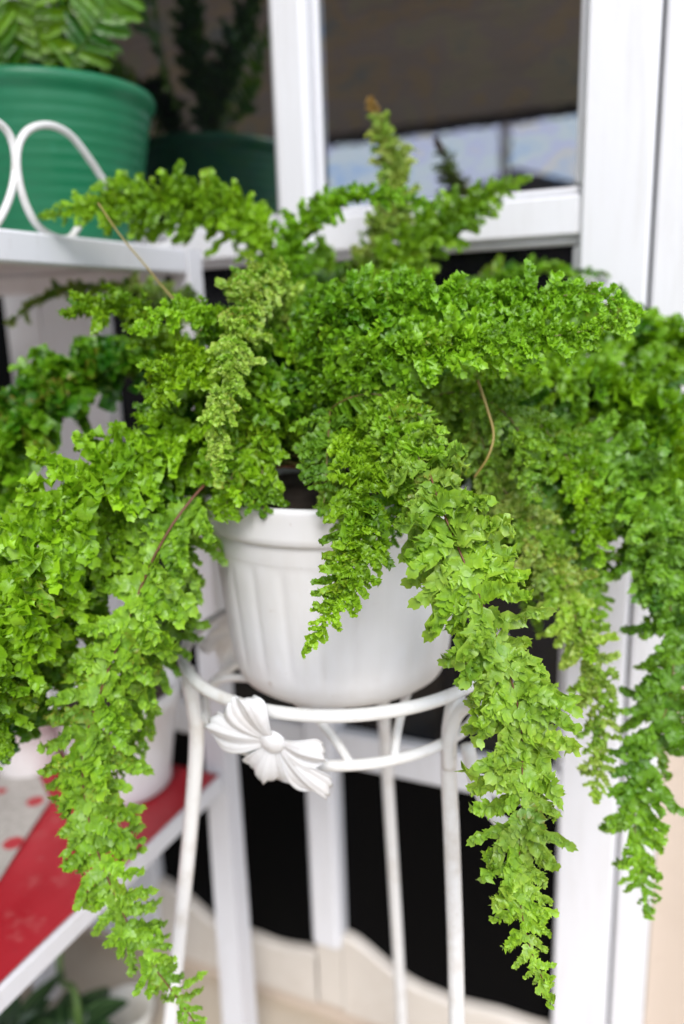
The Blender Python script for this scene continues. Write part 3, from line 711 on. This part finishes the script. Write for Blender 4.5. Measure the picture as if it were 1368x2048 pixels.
# (control rows: px, py, depth, half width in px), keyword overrides
B0 = (650, 905, .80, 30)
FR = [
 # --- back and top
 dict(c=[(650, 880, .86, 30), (590, 690, .90, 45), (545, 520, .93, 50), (450, 425, .93, 70), (300, 410, .90, 70), (180, 420, .88, 42), (78, 434, .87, 4)], kind='fine', tone=.8, camw=1.2, up=.3, twist=.05, spacing=.0078, layers=2),
 dict(c=[(670, 880, .86, 30), (600, 640, .90, 50), (590, 480, .92, 55), (680, 408, .90, 46), (780, 398, .88, 34), (876, 414, .87, 4)], kind='fine', tone=.62, camw=.9, twist=.05, spacing=.008, layers=2),
 dict(c=[(710, 860, .88, 30), (740, 650, .93, 55), (800, 530, .96, 68), (900, 445, .97, 58), (985, 388, .97, 34), (1062, 354, .97, 3)], kind='fine', tone=.7, camw=1.1, up=.3, twist=.05, spacing=.008, layers=2),
 dict(c=[(700, 860, .90, 30), (740, 640, .96, 40), (750, 520, .99, 55), (792, 380, 1.0, 50), (770, 280, 1.0, 38), (738, 196, 1.0, 8)], kind='pale', layers=2, tone=.5, yellow=.7, camw=.9, tipbrown=.05, fac=1.0),
 dict(c=[(720, 850, .90, 30), (850, 640, 1.0, 45), (1000, 555, 1.03, 38), (1120, 545, 1.03, 26), (1218, 549, 1.03, 5)], kind='ruffle_lo', tone=.55, camw=.4),
 dict(c=[(600, 850, .90, 30), (430, 660, .98, 40), (330, 590, 1.02, 34), (220, 578, 1.04, 30), (100, 590, 1.04, 28), (18, 650, 1.03, 10)], kind='ruffle_lo', tone=.3, yellow=.45, camw=.6),
 dict(c=[(690, 860, .92, 30), (690, 660, .98, 60), (660, 560, 1.02, 60), (600, 520, 1.04, 40), (545, 520, 1.05, 10)], kind='ruffle_lo', tone=.35, yellow=.1, camw=.7),
 dict(c=[(690, 860, .90, 30), (720, 700, .95, 60), (720, 600, .98, 55), (735, 520, 1.0, 40), (760, 470, 1.0, 10)], kind='ruffle', tone=.4, yellow=.3, camw=.8),
 # --- centre mass and the big frond pair to the right
 dict(c=[(660, 880, .80, 30), (610, 760, .76, 60), (680, 650, .72, 85), (800, 610, .70, 80), (960, 612, .685, 75), (1100, 600, .68, 66), (1200, 595, .68, 45), (1285, 628, .68, 8)], kind='ruffle', layers=2, tone=.78, camw=.85, up=.55, bare=.18, stem_off=.0045, lift=(.02, .34), stem_r=.0013, win=(.62, .97)),
 dict(c=[(680, 890, .80, 30), (660, 790, .73, 60), (740, 720, .69, 80), (870, 705, .67, 78), (1000, 690, .66, 72), (1130, 676, .66, 60), (1225, 655, .66, 35), (1275, 640, .66, 6)], kind='ruffle', layers=2, tone=.74, camw=.85, up=.5, bare=.2, stem_off=.0045, lift=(.02, .34), stem_r=.0013, win=(.62, .97)),
 dict(c=[(650, 900, .80, 25), (620, 830, .76, 50), (640, 730, .74, 75), (700, 660, .735, 75), (790, 590, .74, 60), (850, 560, .75, 15)], kind='ruffle', tone=.38, camw=.8, bare=.2),
 dict(c=[(660, 900, .80, 25), (600, 780, .78, 50), (600, 690, .77, 60), (640, 620, .78, 55), (700, 575, .79, 20)], tone=.35, camw=.8, bare=.2),
 # --- centre left fold-over, pale
 dict(c=[(640, 890, .82, 25), (590, 720, .81, 40), (560, 600, .79, 50), (520, 560, .75, 55), (485, 650, .71, 56), (465, 740, .69, 50), (440, 850, .68, 42), (438, 972, .68, 8)], kind='pale', layers=2, tone=.75, yellow=.5, camw=.9, up=.3, bare=.3),
 dict(c=[(640, 890, .82, 25), (580, 760, .80, 50), (545, 690, .77, 70), (515, 760, .74, 85), (490, 880, .73, 85), (485, 980, .73, 55), (490, 1025, .73, 12)], tone=.45, camw=.9, up=.2, bare=.25),
 dict(c=[(630, 890, .82, 25), (560, 800, .80, 50), (520, 700, .80, 60), (500, 620, .80, 60), (510, 560, .80, 40), (530, 520, .80, 10)], tone=.4, camw=.9, up=.2, bare=.25, yellow=.15),
 # --- curled tips on the left
 dict(c=[(620, 900, .83, 25), (470, 800, .84, 40), (350, 700, .83, 55), (270, 645, .80, 64), (200, 622, .77, 62), (150, 625, .755, 36), (140, 632, .75, 10)], layers=2, tone=.6, camw=.6, up=.6, bare=.25),
 dict(c=[(620, 900, .82, 25), (520, 790, .80, 40), (450, 680, .77, 65), (400, 632, .74, 60), (340, 635, .715, 42), (262, 666, .70, 10)], layers=2, tone=.68, camw=.5, up=.7, bare=.25, stem_r=.0022),
 dict(c=[(620, 900, .82, 25), (510, 810, .78, 50), (430, 750, .74, 70), (370, 740, .71, 72), (330, 765, .695, 55), (320, 812, .69, 10)], layers=2, tone=.68, camw=.6, up=.6, bare=.25),
 dict(c=[(610, 905, .82, 25), (480, 830, .80, 55), (400, 780, .78, 65), (340, 790, .76, 60), (300, 850, .75, 30), (290, 900, .75, 8)], tone=.45, camw=.7, up=.4, bare=.2),
 dict(c=[(620, 910, .82, 25), (500, 850, .80, 60), (430, 840, .78, 75), (370, 900, .765, 70), (350, 990, .755, 45), (360, 1060, .755, 10)], tone=.45, camw=.8, up=.3, bare=.2),
 # --- left back arch
 dict(c=[(610, 900, .86, 25), (430, 770, .92, 55), (290, 725, .92, 75), (160, 750, .90, 90), (75, 820, .88, 100), (15, 930, .86, 95), (-35, 1060, .85, 60), (-60, 1150, .85, 8)], layers=2, tone=.36, camw=.6, up=.5, bare=.15, kind='ruffle_lo'),
 dict(c=[(600, 900, .86, 25), (400, 760, .96, 40), (270, 720, .98, 40), (180, 715, .99, 32), (90, 745, 1.0, 20)], tone=.4, camw=.5, up=.5, bare=.2, kind='ruffle_lo'),
 # --- left front masses
 dict(c=[(610, 920, .80, 25), (470, 870, .76, 60), (330, 890, .72, 90), (195, 965, .69, 118), (95, 1070, .67, 128), (20, 1210, .66, 118), (-35, 1370, .66, 70), (-60, 1460, .66, 8)], kind='fine', tone=.74, camw=.8, up=.5, bare=.12, spacing=.0082),
 dict(c=[(610, 930, .80, 25), (450, 910, .76, 50), (300, 960, .73, 85), (180, 1060, .71, 100), (95, 1180, .70, 105), (35, 1310, .695, 90), (0, 1440, .69, 62), (-25, 1570, .69, 8)], kind='fine', tone=.68, camw=.8, up=.4, bare=.15, spacing=.0085),
 dict(c=[(610, 920, .81, 25), (430, 900, .80, 60), (300, 960, .79, 85), (200, 1090, .78, 95), (120, 1260, .77, 90), (50, 1410, .765, 60), (-20, 1540, .76, 10)], tone=.4, camw=.7, up=.4, bare=.15, kind='ruffle_lo'),
 # --- long hanging frond bottom left (red stem)
 dict(c=[(600, 935, .79, 25), (470, 935, .75, 45), (395, 990, .715, 80), (312, 1110, .70, 100), (248, 1260, .695, 108), (195, 1400, .695, 102), (165, 1520, .70, 94), (180, 1650, .70, 92), (225, 1780, .70, 80), (285, 1900, .70, 62), (350, 1990, .70, 50), (405, 2066, .70, 10)], kind='open', tone=.80, yellow=.10, camw=.8, up=.2, bare=.2, stem='red_stem', stem_r=.0015, spacing=.0098, stem_off=.005, lift=(-.05, .3), twist=.08, win=(.08, .33)),
 dict(c=[(610, 930, .81, 25), (480, 950, .79, 50), (400, 1040, .775, 65), (350, 1170, .77, 70), (310, 1310, .765, 72), (270, 1440, .76, 55), (230, 1560, .76, 25), (215, 1610, .76, 6)], kind='open', tone=.72, yellow=.05, camw=.8, up=.2, bare=.2),
 # --- centre hanging
 dict(c=[(660, 910, .80, 25), (690, 860, .72, 40), (725, 930, .66, 74), (722, 1040, .63, 80), (700, 1140, .615, 66), (658, 1230, .61, 40), (606, 1310, .605, 4)], kind='fine', tone=.92, camw=1.1, up=.2, bare=.12, twist=.05, spacing=.0075, layers=2),
 dict(c=[(650, 915, .80, 25), (650, 880, .74, 45), (660, 930, .71, 50), (680, 1000, .70, 50), (690, 1070, .695, 20)], kind='pale', tone=.55, yellow=.2, camw=.9, up=.2, bare=.1),
 dict(c=[(680, 910, .80, 25), (720, 840, .72, 50), (770, 830, .67, 65), (820, 880, .645, 70), (850, 960, .635, 60), (850, 1040, .635, 25), (840, 1090, .635, 6)], kind='pale', tone=.62, yellow=.15, camw=.9, up=.3, bare=.12),
 dict(c=[(660, 905, .80, 25), (650, 840, .74, 40), (690, 800, .70, 60), (760, 790, .69, 60), (840, 830, .68, 40), (880, 880, .68, 8)], kind='fish', tone=.42, camw=.8, up=.4, bare=.1, spacing=.0065, lift=(.1, .12)),
 dict(c=[(600, 915, .80, 25), (540, 850, .76, 55), (500, 860, .73, 70), (470, 930, .715, 75), (455, 1000, .71, 45), (450, 1040, .71, 10)], tone=.5, camw=.9, up=.3, bare=.1),
 dict(c=[(630, 915, .80, 25), (580, 840, .76, 55), (540, 860, .73, 65), (525, 940, .715, 65), (525, 1000, .71, 40), (530, 1030, .71, 10)], tone=.45, camw=.9, up=.3, bare=.1),
 dict(c=[(680, 915, .80, 25), (660, 830, .76, 55), (660, 820, .72, 65), (655, 900, .69, 65), (650, 980, .68, 40), (645, 1030, .68, 10)], tone=.55, camw=.9, up=.3, bare=.1, kind='open'),
 dict(c=[(730, 915, .80, 25), (780, 850, .75, 55), (800, 890, .71, 65), (800, 970, .69, 65), (790, 1050, .685, 40), (780, 1090, .685, 10)], tone=.45, camw=.9, up=.3, bare=.1),
 dict(c=[(700, 900, .84, 25), (640, 760, .82, 60), (590, 720, .80, 70), (560, 780, .78, 70), (560, 880, .775, 30)], tone=.35, camw=.9, up=.3, bare=.1),
 dict(c=[(700, 900, .84, 25), (760, 760, .82, 60), (820, 720, .80, 70), (870, 780, .78, 70), (890, 880, .775, 30)], tone=.35, camw=.9, up=.3, bare=.1),
 # --- big hanging frond bottom right, sharpest
 dict(c=[(690, 905, .80, 25), (760, 850, .70, 50), (840, 910, .64, 80), (885, 1020, .61, 116), (940, 1150, .595, 124), (1000, 1290, .59, 112), (1040, 1430, .585, 112), (1045, 1560, .58, 104), (1040, 1690, .58, 92), (1040, 1800, .58, 72), (1062, 1900, .58, 50), (1092, 1975, .58, 20), (1102, 2014, .58, 5)], kind='open', tone=.74, yellow=.24, camw=1.0, up=.15, bare=.10, spacing=.0088, twist=.08, stem='red_stem', stem_off=-.0008, stem_r=.0012, lift=(.05, .24)),
 # --- right hanging
 dict(c=[(720, 900, .82, 25), (860, 880, .78, 45), (990, 960, .76, 55), (1070, 1080, .75, 66), (1140, 1210, .75, 66), (1185, 1340, .745, 58), (1200, 1450, .745, 44), (1195, 1540, .745, 34), (1195, 1605, .745, 8)], kind='pale', tone=.45, yellow=.48, camw=.8, up=.2, bare=.15),
 dict(c=[(730, 890, .83, 25), (950, 850, .82, 60), (1130, 930, .80, 85), (1260, 1050, .785, 80), (1335, 1190, .775, 76), (1345, 1360, .77, 78), (1305, 1500, .765, 80), (1270, 1620, .76, 70), (1280, 1730, .76, 48), (1302, 1835, .76, 8)], kind='open', tone=.48, camw=.8, up=.2, bare=.15),
 dict(c=[(730, 890, .83, 25), (920, 810, .80, 55), (1050, 830, .78, 75), (1130, 910, .775, 60), (1170, 990, .77, 60), (1190, 1070, .77, 45), (1200, 1130, .77, 10)], kind='fine', tone=.55, camw=.9, up=.3, bare=.12, spacing=.0085, lift=(.05, .18), layers=1),
 dict(c=[(730, 900, .83, 25), (930, 880, .81, 55), (1060, 960, .80, 82), (1140, 1060, .795, 82), (1185, 1160, .79, 60), (1200, 1240, .79, 10)], tone=.42, kind='open', camw=.8, up=.3, bare=.15),
 dict(c=[(730, 880, .84, 25), (950, 760, .86, 60), (1130, 740, .86, 95), (1270, 800, .85, 112), (1350, 930, .84, 115), (1400, 1080, .84, 90), (1420, 1200, .84, 20)], tone=.45, camw=.7, up=.5, bare=.12),
 dict(c=[(730, 880, .86, 25), (950, 720, .93, 60), (1130, 670, .95, 85), (1260, 665, .95, 85), (1350, 700, .94, 75), (1430, 790, .93, 30)], layers=2, tone=.5, camw=.6, up=.5, bare=.12, kind='ruffle_lo'),
 dict(c=[(730, 890, .84, 25), (930, 860, .83, 55), (1100, 860, .81, 80), (1230, 940, .79, 100), (1300, 1050, .78, 100), (1350, 1180, .775, 70), (1370, 1280, .775, 15)], tone=.55, yellow=.08, kind='open', camw=.8, up=.4, bare=.12),
 dict(c=[(720, 890, .82, 25), (850, 800, .76, 50), (950, 790, .74, 60), (1030, 850, .725, 66), (1060, 950, .72, 50), (1070, 1010, .72, 10)], tone=.58, kind='open', yellow=.1, camw=.8, up=.4, bare=.12),
 dict(c=[(700, 890, .82, 25), (810, 800, .77, 55), (890, 800, .755, 60), (960, 870, .75, 55), (975, 960, .75, 15)], tone=.5, kind='open', yellow=.15, camw=.8, up=.4, bare=.12),
 dict(c=[(700, 900, .83, 25), (820, 900, .84, 50), (950, 980, .83, 60), (1010, 1080, .825, 55), (1060, 1200, .82, 30), (1080, 1260, .82, 8)], tone=.3, kind='ruffle_lo', yellow=.2, camw=.7, up=.3, bare=.12),
 dict(c=[(730, 880, .86, 25), (980, 790, .89, 80), (1180, 790, .89, 105), (1320, 860, .88, 105), (1390, 980, .87, 60), (1420, 1060, .87, 10)], tone=.42, kind='ruffle_lo', layers=2, bare=.15),
 dict(c=[(640, 940, .83, 30), (605, 890, .80, 60), (600, 850, .79, 60), (620, 800, .79, 20)], tone=.15, camw=.9, bare=.05),  # three crown fillers, leaf colour darkened to stand in for shade between fronds
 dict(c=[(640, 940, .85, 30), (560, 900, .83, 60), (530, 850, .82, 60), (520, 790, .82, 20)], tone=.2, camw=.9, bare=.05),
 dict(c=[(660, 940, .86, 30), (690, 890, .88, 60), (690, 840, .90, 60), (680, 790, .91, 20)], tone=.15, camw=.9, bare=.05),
 # --- back of the plant towards the window
 dict(c=[(700, 890, .88, 25), (760, 760, .98, 60), (860, 700, 1.04, 70), (960, 740, 1.06, 60), (1030, 840, 1.07, 20)], tone=.4, kind='ruffle_lo', bare=.12),
 dict(c=[(640, 890, .88, 25), (560, 760, .97, 60), (450, 720, 1.02, 65), (360, 780, 1.05, 60), (300, 880, 1.06, 20)], tone=.4, kind='ruffle_lo', bare=.12),
 dict(c=[(680, 890, .88, 25), (680, 770, .98, 60), (700, 720, 1.05, 60), (720, 760, 1.09, 40), (730, 860, 1.10, 10)], tone=.4, kind='ruffle_lo', bare=.12),
]
FRO = []
for i, d in enumerate(FR):
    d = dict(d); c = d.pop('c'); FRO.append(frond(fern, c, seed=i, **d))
FRO[3]['label'] = 'yellowing upright frond with a brown tip'
def bare_stem(pts, m, r=.0011):
    P, _ = spline([at(*p) for p in pts], 40); MB().tube(P, np.linspace(r * 1.2, r * .8, 40), 7).build('bare_stem', M[m], fern)
bare_stem([(440, 700, .80), (335, 585, .80), (290, 530, .79), (240, 470, .78), (196, 406, .77)], 'dry_stem', .0010)
bare_stem([(955, 760, .70), (975, 820, .70), (987, 870, .70), (975, 915, .70), (948, 955, .71)], 'dry_stem', .0012)

# ------------------------------------------------------------------ fern in the green pot
gf = empty('fishbone_fern', GP + np.array([0, 0, .17]), 'dark green fishbone fern growing in the green pot', 'fern')
gc = GP + np.array([0, 0, .17])
GF = [([(100, 190, 1.10, 40), (82, 110, 1.07, 62), (66, 10, 1.04, 70), (50, -120, 1.01, 60), (20, -240, .97, 30), (0, -300, .95, 5)], .42),
      ([(130, 190, 1.10, 30), (150, 120, 1.08, 52), (190, 50, 1.06, 62), (240, -40, 1.05, 60), (300, -120, 1.04, 30), (330, -150, 1.04, 5)], .30),
      ([(60, 190, 1.10, 30), (10, 120, 1.06, 55), (-40, 10, 1.02, 60), (-110, -100, .99, 50), (-180, -160, .97, 10)], .45),
      ([(90, 190, 1.15, 30), (110, 60, 1.16, 50), (120, -80, 1.16, 60), (110, -240, 1.14, 50), (90, -360, 1.12, 8)], .30),
      ([(110, 190, 1.15, 30), (180, 90, 1.19, 50), (230, -30, 1.22, 55), (250, -170, 1.22, 40), (245, -260, 1.21, 8)], .25),
      ([(70, 190, 1.15, 30), (-10, 80, 1.18, 50), (-90, -30, 1.20, 55), (-160, -90, 1.21, 10)], .3)]
for i, (c, ton) in enumerate(GF):
    frond(gf, c, kind='broad', seed=200 + i, center=gc, tone=ton, up=.1, camw=.9, outw=.3, spacing=.0125, lift=(.05, .1), bare=.04, sweep=(82, 60), stem='green_stem', leafmat='dark_leaf', fac=1.1)
for i, c in enumerate([[(-.845, .995, 1.62, .012), (-.823, 1.0, 1.70, .026), (-.81, .95, 1.80, .038), (-.795, .90, 1.88, .036), (-.78, .86, 2.0, .028), (-.77, .84, 2.08, .004)],
                       [(-.85, .99, 1.62, .012), (-.833, 1.0, 1.71, .024), (-.848, 1.0, 1.80, .032), (-.852, .99, 1.90, .028), (-.85, .98, 1.97, .004)],
                       [(-.87, .99, 1.62, .012), (-.90, 1.0, 1.70, .03), (-.93, 1.0, 1.76, .036), (-.96, 1.0, 1.74, .03), (-.98, 1.0, 1.70, .006)]]):
    frond(gf, c, kind='ruffle_lo', seed=240 + i, world=True, center=gc, tone=-.2, up=.1, camw=.3, layers=2, outw=.5, bare=.1, stem='green_stem', stem_r=.005, leafmat='dark_leaf')  # leaf colour darkened so these fronds mirror as unlit silhouettes

# ------------------------------------------------------------------ plants under the rack
def broad_leaf(parent, base, tip, width, seed, droop=.02):
    base = np.array(base); tip = np.array(tip); d = tip - base; L = np.linalg.norm(d); d /= L
    lat = np.cross(d, [0, 0, 1.]); lat /= np.linalg.norm(lat) + 1e-9; nn = np.cross(lat, d)
    nu, nv = 14, 10; v = []; f = []; cc = []
    for i in range(nu + 1):
        u = i / nu; w = width * (sin(pi * min(1, u * .92 + .06)) ** .75)
        for j in range(nv + 1):
            s_ = 2 * j / nv - 1
            v.append(base + d * (L * u) + lat * (w * s_) + nn * (.25 * w * s_ * s_ + .02 * sin(u * 3) - droop * u * u + .0025 * cos(s_ * 9)))
            vein = 1 if abs(s_) < .11 or abs(abs(s_) - .62) < .09 else 0
            cc.append((.012, .045, .012, 1) if not vein else (.09, .17, .06, 1))
    for i in range(nu):
        for j in range(nv): a = i * (nv + 1) + j; f.append((a, a + 1, a + nv + 2, a + nv + 1))
    mb = MB(); mb.add(v, f); me = mb.mesh('leaf', M['dark_leaf'])
    ca = me.color_attributes.new('Col', 'FLOAT_COLOR', 'POINT'); ca.data.foreach_set('color', np.array(cc, np.float32).ravel())
    return link('leaf', me, parent)
pb = onZ(150, 2090, .16)
dp = empty('striped_leaf_plant', (pb[0], pb[1], 0), 'dark green plant with pale leaf veins under the rack', 'plant')
for k in range(9):
    a = 2 * pi * k / 9 + .3; r = .075 + .012 * (k % 3)
    broad_leaf(dp, pb + np.array([0, 0, .0]), pb + np.array([r * cos(a), r * sin(a), .035 + .015 * (k % 2)]), .030, k)
MB().tube(spline([pb + np.array([0, 0, -.1]), pb + np.array([-.005, .02, .08]), onY(122, 1960, pb[1] + .06), onY(118, 1870, pb[1] + .09)], 20)[0], .006, 8).build('stalk', M['green_stem'], dp)
qb = onZ(10, 2080, .2)  # extra plant, added as a dark mass to deepen the corner
dq = empty('corner_fill_plant', (qb[0], qb[1], 0), 'dark leafy plant added to darken the bottom left corner under the rack', 'plant')
for k in range(14):
    a = 2 * pi * k / 14 * 2.4; r = .05 + .05 * (k % 4) / 3
    broad_leaf(dq, qb + np.array([0, 0, -.05]), qb + np.array([r * cos(a), r * sin(a), .015 + .05 * ((k * 7) % 5) / 4]), .022, k)
MB().tube([(qb[0], qb[1], .0), (qb[0] + .004, qb[1], qb[2] * .5), tuple(qb + np.array([0, 0, -.04]))], .006, 8).build('stalk', M['green_stem'], dq)
plain_pot('planter', (pb[0], pb[1], 0.001), .07, .09, .10, M['pot_green'], 'low dark pot under the rack holding the striped plant')
bb = onZ(250, 2010, .09)
MB().lathe([(.001, 0), (.028, 0), (.042, .03), (.052, .075), (.054, .085), (.050, .086), (.038, .035), (.001, .008)], (bb[0], bb[1], .002), 48).build('bowl', M['bowl'])
tag(bpy.data.objects['bowl'], 'off-white shallow bowl on the floor under the rack', 'bowl')
